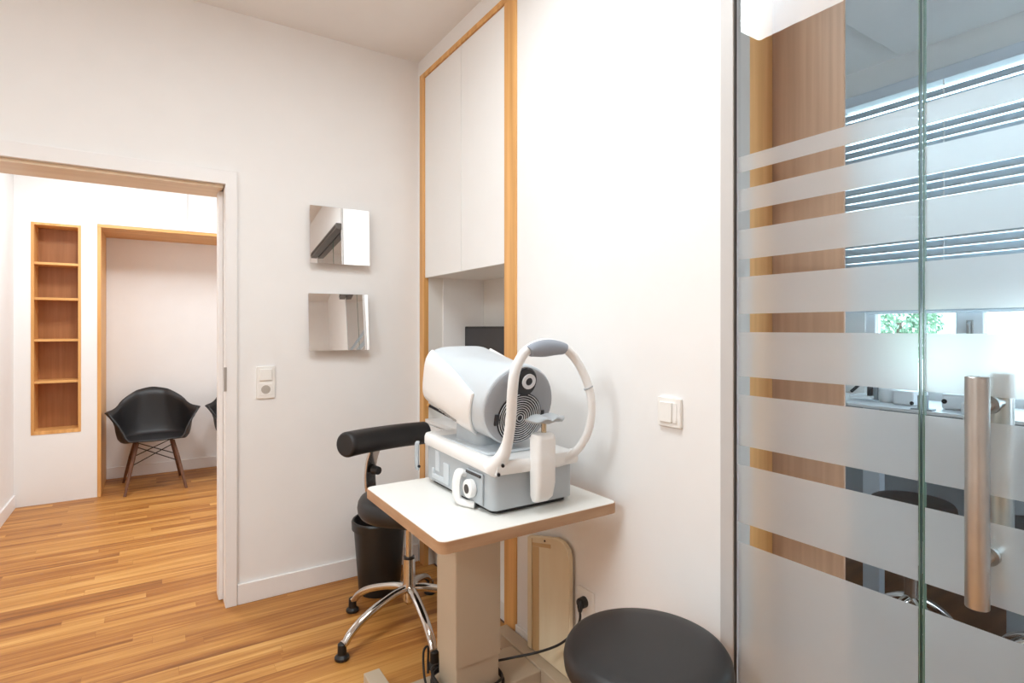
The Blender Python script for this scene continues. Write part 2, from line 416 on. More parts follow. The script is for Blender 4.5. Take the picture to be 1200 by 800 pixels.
# counter along that window and what stands on it
ct = thing('window_counter', 'long counter with a grey front edge below the blind', 'counter', (3.2,0.6,0))
B((3.0,-1.6,0.930),(3.47,1.75,0.945)).build('worktop', 'medic', ct, bevel=0.002)
B((3.005,-1.6,0.890),(3.03,1.25,0.9295)).build('apron', 'counter', ct)
B((3.005,1.305,0),(3.06,1.382,0.9295)).build('leg', 'legblue', ct, bevel=0.002)
B((3.005,0.66,0),(3.06,0.822,0.9295)).build('leg', 'counter', ct, bevel=0.002)
B((3.42,-1.55,0.2),(3.46,1.7,0.9295)).build('back_panel', 'counter', ct)
def on(name, label, cat, y, x=3.2): return thing(name, label, cat, (x, y, 0.9450))
t = on('table_microscope', 'small grey instrument with an inclined eyepiece arm on the counter behind the glass', 'instrument', 1.45)
MB().prism(rrect(3.2,1.46,0.14,0.11,0.02),2,0.973,0.9610).build('base', 'medic', t)
MB().tube(spline([(3.2,1.42,0.9580),(3.2,1.41,0.9930),(3.2,1.42,1.0230)]), [0.028]*16+[0.022]).build('column', 'counter', t)
MB().box((3.16,1.40,1.0180),(3.24,1.46,1.0580)).build('head', 'slat', t, bevel=0.008)
MB().cyl((3.2,1.53,0.9830),(3.2,1.46,1.0530),0.008).build('eyepiece_arm', 'dark', t)
MB().cyl((3.175,1.425,0.9680),(3.155,1.415,1.0180),0.013).build('focus_grip', 'dark', t)
t = on('specimen_bottle', 'round white bottle between the grey instrument and the white box behind the glass', 'bottle', 1.35)
MB().lathe([(0.035,0.001),(0.042,0.012),(0.042,0.07),(0.02,0.09),(0.018,0.10)], (3.2,1.35,0.9450), 24).build('body', 'medic', t)
MB().lathe([(0.021,0.0995),(0.021,0.115)], (3.2,1.35,0.9450), 20).build('cap', 'wframe', t)
t = on('lensmeter_box', 'low white box with a small black button left of the grey post behind the glass', 'device', 1.26)
B((3.13,1.205,0.9460),(3.30,1.30,1.0160)).build('body', 'medic', t, bevel=0.008)
MB().cyl((3.128,1.215,0.9600),(3.131,1.215,0.9600),0.009).build('button', 'dark', t)
t = on('screen_post', 'grey upright post standing at the edge of the counter behind the glass', 'post', 1.16, 3.04)
B((3.02,1.115,0.9455),(3.05,1.15,1.0130)).build('post', 'counter', t, bevel=0.002)
B((3.01,1.09,0.9450),(3.06,1.175,0.9520)).build('foot', 'counter', t)
t = on('slit_lamp_unit', 'white medical unit with a green display on the counter right of the grey post', 'device', 1.0)
B((3.14,0.88,0.9460),(3.32,1.10,1.0180)).build('body', 'medic', t, bevel=0.012)
MB().cyl((3.137,1.085,0.9830),(3.141,1.085,0.9830),0.011).build('knob', 'dark', t)
B((3.137,0.905,0.9880),(3.141,0.945,1.0080)).build('display', mat('pale_green_display', (196, 214, 204), 0.3), t)
t = on('card_printer', 'white printer with a dark paper slot at the counter edge nearest the door handle', 'printer', 0.93, 3.06)
B((3.02,0.83,0.9460),(3.12,0.985,1.0)).build('body', 'medic', t, bevel=0.01)
B((2.985,0.885,0.9180),(2.9995,0.965,0.9455)).build('front_flap', 'medic', t, bevel=0.004)
B((2.983,0.90,0.9260),(2.9855,0.95,0.9320)).build('paper_slot', 'dark', t)

# outside: pale paving, a tree and a white house across the yard
struct(B((3.7,-12,-0.06),(26,16,-0.01)).build('ground', 'ground'))
tr = thing('garden_tree', 'green leafy tree seen through the window under the blind', 'tree', (8.5,3.45,0))
MB().tube([(8.5,3.45,-0.01),(8.52,3.45,0.7),(8.5,3.46,1.4)], [0.09,0.07,0.04]).build('trunk', 'bark', tr)
cr = MB(); rnd = random.Random(2)
for k in range(3000):
    p = Vector((rnd.gauss(0,1),rnd.gauss(0,1),rnd.gauss(0,1))).normalized()*(0.55+0.45*rnd.random())
    c0 = Vector((8.5+p.x*0.55, 3.45+p.y*0.5, 1.55+p.z*0.75)); n = Vector((rnd.gauss(0,1),rnd.gauss(0,1),rnd.gauss(0,1))).normalized()
    u = n.orthogonal().normalized(); v = n.cross(u); s = 0.04
    cr.quad(c0-u*s, c0-v*s*0.5, c0+u*s, c0+v*s*0.5)
cr.build('crown', 'leaf', tr)
hs = thing('white_house', 'white house across the yard seen through the window under the blind', 'house', (16,1.0,0))
B((16,-9.0,-0.01),(18,9.0,6.0)).build('wall', 'facade', hs)
for y in (1.6,-2.5,-6): B((15.96,y-0.9,1.15),(16.02,y+0.7,1.24)).build('window_ledge', 'facwin', hs)

# stools of the room behind the glass are copies of the front stool, made below

# ------------------------------------------------------------------ built-in cabinet in the east wall
cb = thing('fitted_cabinet', 'tall white built-in cabinet with oak frame and open niche in the right wall', 'cabinet', (1.45,2.45,0))
fx0, fx1 = XB-0.006, XB+0.022
B((fx0,1.931,0.0),(fx1,2.024,2.727)).build('right_post', 'oak', cb, bevel=0.001)
B((fx0,2.866,0.0),(fx1,2.924,2.727)).build('left_post', 'oak', cb, bevel=0.001)
B((fx0,1.931,2.7275),(fx1,2.924,2.755)).build('top_rail', 'oakx', cb, bevel=0.001)
for a, b in ((2.0255,2.434),(2.437,2.8645)):
    B((XB+0.001,a,1.609),(XB+0.02,b,2.725)).build('door', 'cab', cb, bevel=0.0012)

k = MB().box((XB+0.0225,2.0245,1.611),(1.654,2.8655,1.627)).box((XB+0.0225,2.866,0.0),(1.674,2.884,2.74)).box((XB+0.0225,2.006,0.0),(1.674,2.024,2.74)).box((1.655,2.0245,0.0),(1.674,2.8655,2.74)).box((XB+0.0225,2.0245,2.725),(1.654,2.8655,2.74))
k.build('carcass', 'niche', cb)
B((XB+0.001,2.0255,0.800),(1.654,2.8645,0.822)).build('desk_board', 'cab', cb, bevel=0.001)
for a, b in ((2.0255,2.434),(2.437,2.8645)):
    B((XB+0.001,a,0.135),(XB+0.02,b,0.795)).build('lower_door', 'cab', cb, bevel=0.0012)
B((XB+0.06,2.0255,0.0),(XB+0.078,2.8645,0.13)).build('plinth', 'niche', cb)

mo = thing('monitor', 'black monitor standing in the niche behind the white device', 'monitor', (1.55,2.58,0.8225))
MB().prism(rrect(2.575,1.195,0.455,0.285,0.008),0,1.50,1.53).build('screen_housing', 'blackp', mo)
B((1.4985,2.36,1.065),(1.4999,2.79,1.325)).build('screen', 'screen', mo)
MB().box((1.53,2.555,0.84),(1.548,2.595,1.2)).build('stand_neck', 'blackp', mo)
MB().prism(rrect(1.54,2.575,0.16,0.22,0.03),2,0.8225,0.838).build('stand_foot', 'blackp', mo)
pc = thing('touch_pen', 'dark pen with a wooden tip propped in the niche behind the device', 'pen', (1.36,2.78,0.8225))
MB().cyl((1.375,2.66,0.831),(1.30,2.845,0.895),0.006,0.008,12).build('barrel', 'dark', pc)
MB().cyl((1.30,2.845,0.895),(1.296,2.856,0.899),0.0095,n=12).build('tip', 'oak', pc)

# ------------------------------------------------------------------ wall mirrors
def mirror(cx, cz, w, h, yaw, pitch, label):
    t = thing('wall_mirror', label, 'mirror', (cx, 2.915, cz), 'square tilted mirrors on the left wall')
    MB().box((-w/2,-0.002,-h/2),(w/2,0.0,h/2)).build('mirror_glass', 'mirror', t, keep=True)
    MB().box((-w/2+0.001,0.0005,-h/2+0.001),(w/2-0.001,0.012,h/2-0.001)).build('backing', 'aluw', t, keep=True)
    t.rotation_euler = (pitch, 0, yaw)
    k = MB().cyl((0,0.012,0),(0,0.043,0),0.04).build('wall_bracket', 'aluw', t, keep=True)
    return t
mirror(0.826, 1.808, 0.305, 0.295, -math.radians(1.9), -0.045, 'upper square mirror with a white band at its right, above the other mirror')
mirror(0.820, 1.360, 0.302, 0.295, -math.radians(4.6), -0.11, 'lower square mirror reflecting striped glass at its right, below the other mirror')

# ------------------------------------------------------------------ switches and sockets
def on_north(cx, cz, gang):   # list of kinds from top
    pass
t = thing('switch_and_socket', 'white light switch over a power socket beside the doorway', 'socket', (0.470,YA,1.062))
MB().prism(rrect(0.470,1.062,0.084,0.158,0.006),1,YA-0.010,YA-0.0005).build('frame', 'plate', t, bevel=0.002)
B((0.442,YA-0.0165,1.071),(0.498,YA-0.0098,1.127)).build('rocker', 'plate', t, bevel=0.002)
MB().prism([(0.4985-0.057*(i in (1,2)), 0.999+0.056*(i in (2,3))) for i in range(4)],1,YA-0.0125,YA-0.0098).build('socket_insert', 'plate', t, bevel=0.001)
MB().cyl((0.470,YA-0.0135,1.027),(0.470,YA-0.0120,1.027),0.021,n=32).build('socket_well', 'hole', t)
t = thing('double_light_switch', 'white double light switch on the bare wall left of the glass', 'switch', (XB,1.112,1.083))
MB().prism(rrect(1.112,1.083,0.086,0.086,0.005),0,XB-0.0115,XB-0.0005).build('frame', 'plate', t, bevel=0.002)
B((XB-0.0175,1.098,1.053),(XB-0.0112,1.143,1.113)).build('rocker', 'plate', t, bevel=0.002)
B((XB-0.0150,1.081,1.053),(XB-0.0112,1.0965,1.113)).build('rocker', 'plate', t, bevel=0.002)
t = thing('wall_socket', 'white wall socket with a black plug in it, beside the leaning board', 'socket', (XB,1.492,0.374))
MB().prism(rrect(1.487,0.374,0.084,0.084,0.005),0,XB-0.0105,XB-0.0005).build('frame', 'plate', t, bevel=0.002)
MB().cyl((XB-0.0115,1.487,0.374),(XB-0.0100,1.487,0.374),0.022,n=32).build('socket_well', 'plate', t)

# ------------------------------------------------------------------ leaning board
bd = thing('leaning_board', 'cream yellowed wooden board leaning on the wall next to the socket', 'board', (1.256,1.67,0.0765))
MB().prism([(1.801,0.0765),(1.801,0.511),(1.625,0.556),(1.585,0.552),(1.556,0.535),(1.546,0.505),(1.546,0.0765)],0,1.246,1.2655).build('panel', 'board', bd, bevel=0.003)
MB().prism([(1.800,0.0775),(1.800,0.508),(1.772,0.512),(1.772,0.0775)],0,1.241,1.2457).build('stile', 'board', bd, bevel=0.002)
MB().prism([(1.7715,0.480),(1.7715,0.494),(1.655,0.523),(1.655,0.508)],0,1.2445,1.2457).build('groove', 'boardd', bd)
MB().prism([(1.7715,0.08),(1.7715,0.479),(1.728,0.489),(1.728,0.08)],0,1.2450,1.2457).build('darker_strip', 'boardd', bd)  # flat strip in a darker board tone beside the stile
MB().cyl((1.243,1.690,0.525),(1.2459,1.690,0.525),0.004,n=12).build('screw', 'seal', bd)

# ------------------------------------------------------------------ instrument table
tb = thing('instrument_table', 'white-topped beige column table carrying the white eye-measuring device', 'table', (0.94,1.72,0))
TX0, TX1, TY0, TY1 = 0.618, 1.238, 1.288, 1.885
tcx, tcy = (TX0+TX1)/2, (TY0+TY1)/2
MB().prism(rrect(tcx,tcy,TX1-TX0-0.006,TY1-TY0-0.006,0.022),2,0.7485,0.780).build('tabletop', 'tabletop', tb, bevel=0.0015)
o = rrect(tcx,tcy,TX1-TX0,TY1-TY0,0.025); i_ = rrect(tcx,tcy,TX1-TX0-0.0055,TY1-TY0-0.0055,0.0222)
e = MB(); n = len(o)
for k in range(n):
    j = (k+1) % n
    P = lambda p, z: (p[0], p[1], z)
    e.quad(P(o[k],0.747),P(o[j],0.747),P(o[j],0.778),P(o[k],0.778)); e.quad(P(i_[k],0.747),P(i_[j],0.747),P(o[j],0.747),P(o[k],0.747)); e.quad(P(i_[k],0.778),P(i_[j],0.778),P(o[j],0.778),P(o[k],0.778))
bmesh.ops.remove_doubles(e.b, verts=e.b.verts, dist=1e-5)
e.build('edge_band', 'ply', tb)
MB().prism(rrect(0.937,1.724,0.178,0.146,0.006),2,0.190,0.748).build('column', 'beige', tb)
MB().prism(rrect(0.937,1.724,0.168,0.136,0.006),2,0.0765,0.1895).build('lower_column', 'beige', tb)
B((1.202,1.22,0.012),(1.262,1.985,0.075)).build('foot_bar', 'beige', tb, bevel=0.003)
B((0.645,1.22,0.012),(0.705,1.985,0.075)).build('foot_bar', 'beige', tb, bevel=0.003)
B((0.7055,1.655,0.012),(1.2015,1.852,0.068)).build('cross_bar', 'beige', tb, bevel=0.003)
for x in (0.675,1.232):
    for y in (1.26,1.95): MB().cyl((x,y,0.0),(x,y,0.0125),0.02,n=16).build('glide', 'blackp', tb)

# power cord: plug at the wall, along the floor, coiled round the column
cd = thing('power_cord', 'black power cord running from the wall plug to the table column', 'cord', (1.12,1.6,0.0))
pts = spline([(1.238,1.476,0.352),(1.235,1.474,0.325),(1.222,1.49,0.28),(1.195,1.535,0.225),(1.15,1.60,0.18),(1.08,1.665,0.150),(1.035,1.70,0.135),(1.04,1.73,0.11),(1.045,1.79,0.085)], 8)
MB().tube(pts, 0.0042, 10).build('cable', 'blackp', cd)
MB().cyl((1.268,1.487,0.374),(1.245,1.484,0.374),0.019,0.018,20).tube([(1.252,1.485,0.378),(1.242,1.48,0.365),(1.238,1.476,0.350)],[0.014,0.011,0.006],12).build('plug', 'blackp', cd)
coil = []
for k in range(0, 170):
    a = 2*PI*k/48 + 0.5; rx, ry = 0.115+0.006*math.sin(k*0.13), 0.098+0.006*math.cos(k*0.21)
    c, s = math.cos(a), math.sin(a)
    coil.append((0.937+rx*math.copysign(abs(c)**0.55,c), 1.724+ry*math.copysign(abs(s)**0.55,s), 0.074+0.0105*k/48+0.004*math.sin(k*0.35)+0.028*max(0,math.sin(a*0.5+0.4))**6))
MB().tube(coil, 0.0043, 8).build('coil', 'blackp', cd)
c2 = thing('mains_lead', 'loose loop of black cable left of the table column foot', 'cord', (0.80,1.88,0))
MB().tube(spline([(0.815,1.70,0.074),(0.80,1.78,0.09),(0.825,1.86,0.15),(0.850,1.875,0.16),(0.85,1.875,0.10),(0.842,1.858,0.074)],8), 0.0043, 8).build('cable', 'blackp', c2)

# ------------------------------------------------------------------ the eye-measuring device
dv = thing('corneal_topographer', 'white and grey eye-measuring device with ring face and chin rest on the table', 'instrument', (0.98,1.6,0.78))
bx0, bx1, by0, by1 = 0.83, 1.13, 1.382, 1.845
MB().prism(rrect((bx0+bx1)/2,(by0+by1)/2,bx1-bx0,by1-by0,0.022),2,0.793,0.918).build('base', 'dgrey', dv, bevel=0.004)
MB().prism(rrect((bx0+bx1)/2,(by0+by1)/2,bx1-bx0-0.03,by1-by0-0.03,0.02),2,0.7808,0.7935).build('foot_plate', 'blackp', dv)
# raised relief on the left side of the base
MB().box((bx0-0.004,1.66,0.805),(bx0+0.002,1.70,0.875)).box((bx0-0.004,1.70,0.805),(bx0+0.002,1.79,0.822)).box((bx0-0.004,1.775,0.822),(bx0+0.002,1.79,0.84)).build('relief_panel', 'dblue', dv, bevel=0.002)
B((bx0-0.003,1.735,0.835),(bx0+0.002,1.765,0.905)).build('relief_rib', 'dblue', dv, bevel=0.002)
# white cover with a skirt that dips along the side and arches over the back corner
cv = MB()
def cover_ring(inset, z):
    return [(p[0],p[1],z(p)) for p in rrect((bx0+bx1)/2,(by0-0.012+by1+0.018)/2,bx1-bx0+0.02-2*inset,by1-by0+0.03-2*inset,0.03-min(inset,0.02),8)]
low = lambda p: 0.906 - 0.010*max(0,1-abs(p[1]-1.50)/0.16) + 0.012*max(0,1-abs(p[1]-1.80)/0.08)
top = lambda p: 0.940 + 0.016*max(0,(p[1]-1.74)/0.12)
cv.rings([cover_ring(0.004,low),cover_ring(0.0,lambda p: low(p)+0.006),cover_ring(0.0,lambda p: top(p)-0.014),cover_ring(0.004,lambda p: top(p)-0.004),cover_ring(0.014,lambda p: top(p)),cover_ring(0.05,lambda p: top(p)-0.004)])
cv.build('white_cover', 'dwhite', dv)
MB().prism([(0.86,1.46),(1.10,1.46),(1.10,1.80),(0.86,1.80)],2,0.9375,0.946).build('slide_plate', 'dblue', dv, bevel=0.004)
MB().prism(rrect(0.967,1.66,0.15,0.18,0.03),2,0.946,1.02).build('pivot_block', 'dgrey', dv)
# latch at the back corner
MB().tube(spline([(0.812,1.872,0.912),(0.806,1.874,0.905),(0.806,1.874,0.83),(0.812,1.872,0.822)],5),0.008,10,flat=((0,1,0),1.5)).build('latch', 'dgrey', dv)
MB().cyl((0.806,1.858,0.832),(0.806,1.853,0.832),0.005,n=12).build('latch_screw', 'dark', dv)
# white roller holder low on the left front
rs = spline([(0.826,1.545,0.872),(0.806,1.545,0.878),(0.796,1.545,0.84),(0.798,1.53,0.797),(0.826,1.48,0.7905)],8)
MB().tube(rs, 0.011, 12, flat=((0,1,0),1.9)).build('roller_handle', 'dwhite', dv)
B((0.822,1.43,0.80),(0.8295,1.53,0.893)).build('roller_frame', 'dgrey', dv, bevel=0.003)
B((0.818,1.435,0.882),(0.8225,1.525,0.890)).build('roller_slot', 'dark', dv)
MB().cyl((0.8215,1.485,0.842),(0.80,1.485,0.842),0.028,n=28).build('roller_wheel', 'dwhite', dv, bevel=0.004)
MB().cyl((0.8005,1.485,0.842),(0.7985,1.485,0.842),0.014,n=24).build('roller_hub', 'seal', dv)

# the measuring head, built level then pitched nose-down
HC = Vector((0.967,1.450,1.086)); TH = math.radians(12)
HM = Matrix.Translation(HC) @ Matrix.Rotation(TH, 4, 'X')
def sec(y, n=64):
    """cross-section of the head at distance y behind the face: (half width, half height, centre z, squareness)"""
    t = max(0.0, min(1.0, (y-0.03)/0.30)); s = t*t*(3-2*t)
    return (0.131+0.008*s, 0.131-0.026*s, -0.010*math.sin(PI*min(1,t*1.4))*(1-0.5*s)-0.012*s, 2.0+1.9*s)
def hp(y, a, k=1.0):
    w, h, cz, e = sec(y)
    c, s = math.cos(a), math.sin(a)
    return (k*w*math.copysign(abs(c)**(2/e),c), y, cz + k*h*math.copysign(abs(s)**(2/e),s))
N = 64
ys = [0.0]+[0.41*i/16 for i in range(1,17)]
rs = [[hp(0.0, 2*PI*j/N, 0.9) for j in range(N)], [hp(0.0, 2*PI*j/N, 0.965) for j in range(N)], [(lambda q:(q[0],0.006,q[2]))(hp(0.006,2*PI*j/N,1.0)) for j in range(N)]]
rs += [[hp(y, 2*PI*j/N) for j in range(N)] for y in ys[1:]]
rs += [[(lambda q:(q[0],0.425,q[2]))(hp(0.41,2*PI*j/N,0.95)) for j in range(N)], [(lambda q:(q[0],0.428,q[2]))(hp(0.41,2*PI*j/N,0.80)) for j in range(N)]]
head = MB().rings(rs).xf(HM).build('measuring_head', 'dblue', dv, angle=60)
# face ring
fr = [[(lambda q:(q[0],y,q[2]))(hp(0.0,2*PI*j/N,k)) for j in range(N)] for k, y in ((0.955,0.004),(0.95,-0.004),(0.90,-0.009),(0.70,-0.010))]
MB().rings(fr).xf(HM).build('face_ring', 'dface', head)
# placido bowl and its rings
PZ = -0.036; PR = 0.082
def circ(r, y, n=56, cz=PZ): return [(r*math.cos(2*PI*k/n), y, cz+r*math.sin(2*PI*k/n)) for k in range(n)]
MB().rings([circ(PR,-0.009),circ(PR,-0.0125),circ(PR-0.004,-0.0132),circ(0.001,-0.0128)]).xf(HM).build('ring_bowl', 'dark', head)
rg = MB()
for k in range(10):
    r = 0.0095+k*0.0074
    rg.rings([circ(r,-0.0150),circ(r+0.0017,-0.0150),circ(r+0.0017,-0.0130),circ(r,-0.0130)], closed=True)
rg.xf(HM).build('ring_pattern', 'ringw', head)
for sx in (-1,1):
    MB().box((sx*0.084-0.008,-0.016,PZ-0.018),(sx*0.084+0.008,-0.0095,PZ+0.018)).xf(HM).build('side_clip', 'dark', head, bevel=0.002)
# camera eye above the rings
ez = 0.081
def ell(rx, rz, y, cx=0.006, cz=ez, n=40): return [(cx+rx*math.cos(2*PI*k/n), y, cz+rz*math.sin(2*PI*k/n)) for k in range(n)]
eye = MB().rings([ell(0.040,0.046,-0.006),ell(0.040,0.046,-0.015),ell(0.036,0.042,-0.019),ell(0.001,0.001,-0.020)]).xf(HM).build('camera_eye', 'dark', head)
MB().rings([ell(0.024,0.024,-0.018,0.012,ez+0.003),ell(0.024,0.024,-0.024,0.012,ez+0.003),ell(0.0125,0.0125,-0.024,0.012,ez+0.003),ell(0.0125,0.0125,-0.018,0.012,ez+0.003)],closed=True).xf(HM).build('lens_ring', 'ringw', eye)
MB().rings([ell(0.0122,0.0122,-0.017,0.012,ez+0.003),ell(0.0122,0.0122,-0.0225,0.012,ez+0.003),ell(0.0005,0.0005,-0.0235,0.012,ez+0.003)]).xf(HM).build('lens', 'dark', eye)
# white side shells
for side in (1,-1):
    sh = MB(); rows = []
    NT, NA = 18, 22
    for i in range(NT+1):
        t = i/NT; row = []
        for j in range(NA+1):
            u = j/NA
            y0 = 0.062 + 0.055*u*u                       # front border runs back towards the bottom
            y = y0 + (0.405-y0)*t
            a0 = math.radians(166 - 34*t); a1 = math.radians(244 - 16*t)
            a = a0 + (a1-a0)*u
            if side < 0: a = PI - a
            row.append(hp(y, a, 1.035))
        rows.append(row)
    vs = [[sh.b.verts.new(p) for p in r] for r in rows]
    for i in range(NT):
        for j in range(NA): sh.b.faces.new((vs[i][j],vs[i][j+1],vs[i+1][j+1],vs[i+1][j]))
    sh.xf(HM).build('side_shell', 'dwhite', head, solid=0.010, bevel=0.003, angle=70)
# faint lettering on the left shell: short strokes, too small to read
lt = MB(); rnd = random.Random(7)
for k in range(11):
    y = 0.275 - k*0.0105
    a = math.radians(214)
    q = Vector(hp(y, a, 1.085)); lt.box((q.x-0.0012,q.y-0.0035,q.z-0.003-0.002*rnd.random()),(q.x+0.0030,q.y+0.0030,q.z+0.004))
lt.xf(HM).build('lettering', 'letter', head)

# head-rest arch
AP = [(0.836,1.40,0.915),(0.852,1.375,0.945),(0.866,1.36,0.992),(0.868,1.342,1.07),(0.866,1.332,1.145),(0.874,1.33,1.205),(0.902,1.332,1.251),(0.945,1.335,1.277),(0.995,1.335,1.285),(1.053,1.335,1.270),(1.100,1.332,1.232),(1.134,1.322,1.168),(1.146,1.312,1.102),(1.141,1.315,1.023),(1.122,1.335,0.962),(1.085,1.365,0.918),(1.05,1.372,0.910)]
ap = spline(AP, 6)
def arad(i, n):
    t = i/(n-1)
    if t < 0.14: return 0.030 - 0.0135*(t/0.14)
    return 0.0165 if t < 0.3 else (0.0165-0.0025*min(1,(t-0.3)/0.2))
ar = MB().tube(ap, [arad(i,len(ap)) for i in range(len(ap))], 16, flat=((0,1,0),0.8)).build('headrest_arch', 'dwhite', dv, angle=60)
i0, i1 = 6*6+3, 9*6
pad = []
for i in range(i0, i1+1):
    u = (i-i0)/(i1-i0); p = ap[i] + Vector((0,-0.002,-0.005-0.010*math.sin(PI*u)))
    t_ = (ap[i+1]-ap[i-1]).normalized(); nrm = Vector((t_.z,0,-t_.x))
    hgt = 0.0185 + 0.008*math.sin(PI*u)
    pad.append([p + nrm*(-hgt*math.cos(b)) + Vector((0,0.021*math.sin(b),0)) for b in [2*PI*k/18 for k in range(18)]])
MB().rings(pad).build('forehead_rest', 'dgrey2', ar)
MB().tube([(1.139,1.319,1.145),(1.1405,1.318,1.141)],0.0152,16).build('joint_mark', 'dgrey', ar)
for p in ((0.846,1.352,0.935),(0.838,1.362,0.908)): MB().cyl((p[0],p[1],p[2]),(p[0]-0.004,p[1]-0.008,p[2]),0.005,n=14).build('screw', 'dark', ar)
# front bar under the arch
fb = MB()
prof = lambda x: 1.366 - 0.012*math.sin(PI*(x-0.83)/0.31)
fb.rings([[(x,prof(x)+dy,z) for dy,z in ((0.03,0.942),(0.004,0.942),(-0.002,0.934),(-0.002,0.912),(0.004,0.902),(0.03,0.902))] for x in [0.835+0.30*k/14 for k in range(15)]])
fb.build('front_bar', 'dwhite', dv, angle=50)
# chin rest
cp = [[(p[0],p[1],z) for p in rrect(0.978,1.338+dy,w*0.86,d,0.014)] for w,d,z,dy in ((0.060,0.030,0.812,0.014),(0.074,0.046,0.828,0.006),(0.080,0.052,0.87,0.0),(0.080,0.054,1.0,0.0),(0.072,0.048,1.014,0.0),(0.05,0.034,1.018,0.0))]
MB().rings(cp).build('chinrest_post', 'dwhite', dv, angle=50)
st = MB().cyl((0.982,1.338,1.016),(0.982,1.338,1.052),0.008).build('chinrest_stem', 'brass', dv)
cup = MB(); gx, gy = 18, 10; g = []
for zoff in (0,1):
    lay = []
    for i in range(gx+1):
        r = []
        for j in range(gy+1):
            u = -1+2*i/gx; v = -1+2*j/gy
            x = u*0.068*math.sqrt(max(0,1-v*v*0.45)); y = v*0.040*math.sqrt(max(0,1-u*u*0.5))
            z = 0.008*math.sin(PI*min(1,abs(u)*1.25))-0.004*u*u - 0.010*v*v*(1-0.3*u*u)
            if zoff: z = z*0.55 - 0.022*(1-0.8*max(abs(u),abs(v))**3)
            r.append(cup.b.verts.new((0.985+x,1.338+y,1.066+z)))
        lay.append(r)
    g.append(lay)
for L_ in g:
    for i in range(gx):
        for j in range(gy): cup.b.faces.new((L_[i][j],L_[i+1][j],L_[i+1][j+1],L_[i][j+1]))
bd_ = [(i,0) for i in range(gx)]+[(gx,j) for j in range(gy)]+[(i,gy) for i in range(gx,0,-1)]+[(0,j) for j in range(gy,0,-1)]
for k in range(len(bd_)):
    a, b = bd_[k], bd_[(k+1)%len(bd_)]
    cup.b.faces.new((g[0][a[0]][a[1]],g[0][b[0]][b[1]],g[1][b[0]][b[1]],g[1][a[0]][a[1]]))
cup.build('chin_cup', 'dgrey', dv, angle=70)

# ------------------------------------------------------------------ stools
def star_base(t, z_hub, R, a0, gas_top):
    """five cast legs with rubber glides, hub tube and gas lift, in the stool's own space"""
    for k in range(5):
        a = math.radians(a0 + 72*k); c, s = math.cos(a), math.sin(a)
        prof = [(0.012,z_hub+0.012),(0.07,z_hub+0.010),(0.15,z_hub-0.010),(0.23,z_hub-0.040),(0.285,z_hub-0.075),(0.312,z_hub-0.105),(R,0.062)]
        pts = spline([(c*r*R/0.325 if r < 0.32 else c*r, s*r*R/0.325 if r < 0.32 else s*r, z) for r, z in prof], 5)
        n = len(pts)
        lg = MB().tube(pts, [0.021-0.005*i/(n-1) for i in range(n)], 14, flat=((0,0,1),0.85)).build('leg', 'chrome', t, keep=True)
        MB().lathe([(0.024,0.0),(0.029,0.004),(0.029,0.013),(0.018,0.022),(0.017,0.062),(0.012,0.066)], (c*R,s*R,0), 20).build('glide', 'blackp', lg, keep=True)
    MB().lathe([(0.014,z_hub-0.055),(0.028,z_hub-0.04),(0.031,z_hub+0.02),(0.027,z_hub+0.04),(0.027,0.31)], (0,0,0), 24).build('hub_tube', 'chrome', t, keep=True)
    MB().cyl((0,0,0.308),(0,0,0.318),0.024).build('collar', 'blackp', t, keep=True)
    MB().cyl((0,0,0.315),(0,0,gas_top),0.0165).build('gas_lift', 'chrome', t, keep=True)
def seat(t, R, z0, z1, m='black'):
    h = z1-z0
    prof = [(R*0.82,z0),(R*0.94,z0+h*0.10),(R*0.99,z0+h*0.28),(R,z0+h*0.5),(R*0.985,z0+h*0.72),(R*0.945,z0+h*0.88),(R*0.88,z0+h*0.965),(R*0.70,z1-h*0.005),(R*0.3,z1),(0.001,z1)]
    s = MB().lathe(prof,(0,0,0),64).build('seat', m, t, keep=True, angle=70)
    MB().lathe([(0.06,z0-0.05),(0.10,z0-0.012),(R*0.80,z0-0.0005)],(0,0,0),32).build('seat_plate', 'blackp', t, keep=True)
    return s
s1 = thing('swivel_stool', 'black swivel stool with padded bar backrest and chrome star base behind the table', 'stool', (0,0,0))
star_base(s1, 0.165, 0.325, 193, 0.46)
seat(s1, 0.222, 0.505, 0.600)
# backrest bar and its arm, in the stool's own space
bp = spline([(-0.250,0.118,0.818),(-0.15,0.176,0.814),(-0.03,0.222,0.810),(0.08,0.255,0.806),(0.205,0.272,0.802)],6)
rad = [0.050]+[0.056]*(len(bp)-2)+[0.050]
MB().tube(bp, rad, 26).build('backrest', 'black', s1, keep=True, bevel=0.006, angle=50)
def band(pts, w, th, axis):
    rs = []
    for i, p in enumerate(pts):
        p = Vector(p); t_ = (Vector(pts[min(i+1,len(pts)-1)])-Vector(pts[max(i-1,0)])).normalized()
        a = Vector(axis).normalized(); b = t_.cross(a).normalized()
        rs.append([p+a*w*x+b*th*y for x,y in ((-.5,-.5),(.5,-.5),(.5,.5),(-.5,.5))])
    return rs
arm = spline([(-0.02,0.05,0.490),(-0.05,0.13,0.478),(-0.075,0.20,0.49),(-0.088,0.235,0.54),(-0.095,0.245,0.62),(-0.093,0.232,0.70),(-0.082,0.212,0.765)],6)
MB().rings(band(arm,0.062,0.016,(0.91,0.41,0))).build('back_arm', 'chrome', s1, keep=True, bevel=0.004)
MB().cyl((-0.085,0.225,0.665),(-0.070,0.190,0.665),0.022,0.018,20).build('arm_knob', 'blackp', s1, keep=True, bevel=0.003)
s1.location = (0.957,2.312,0)

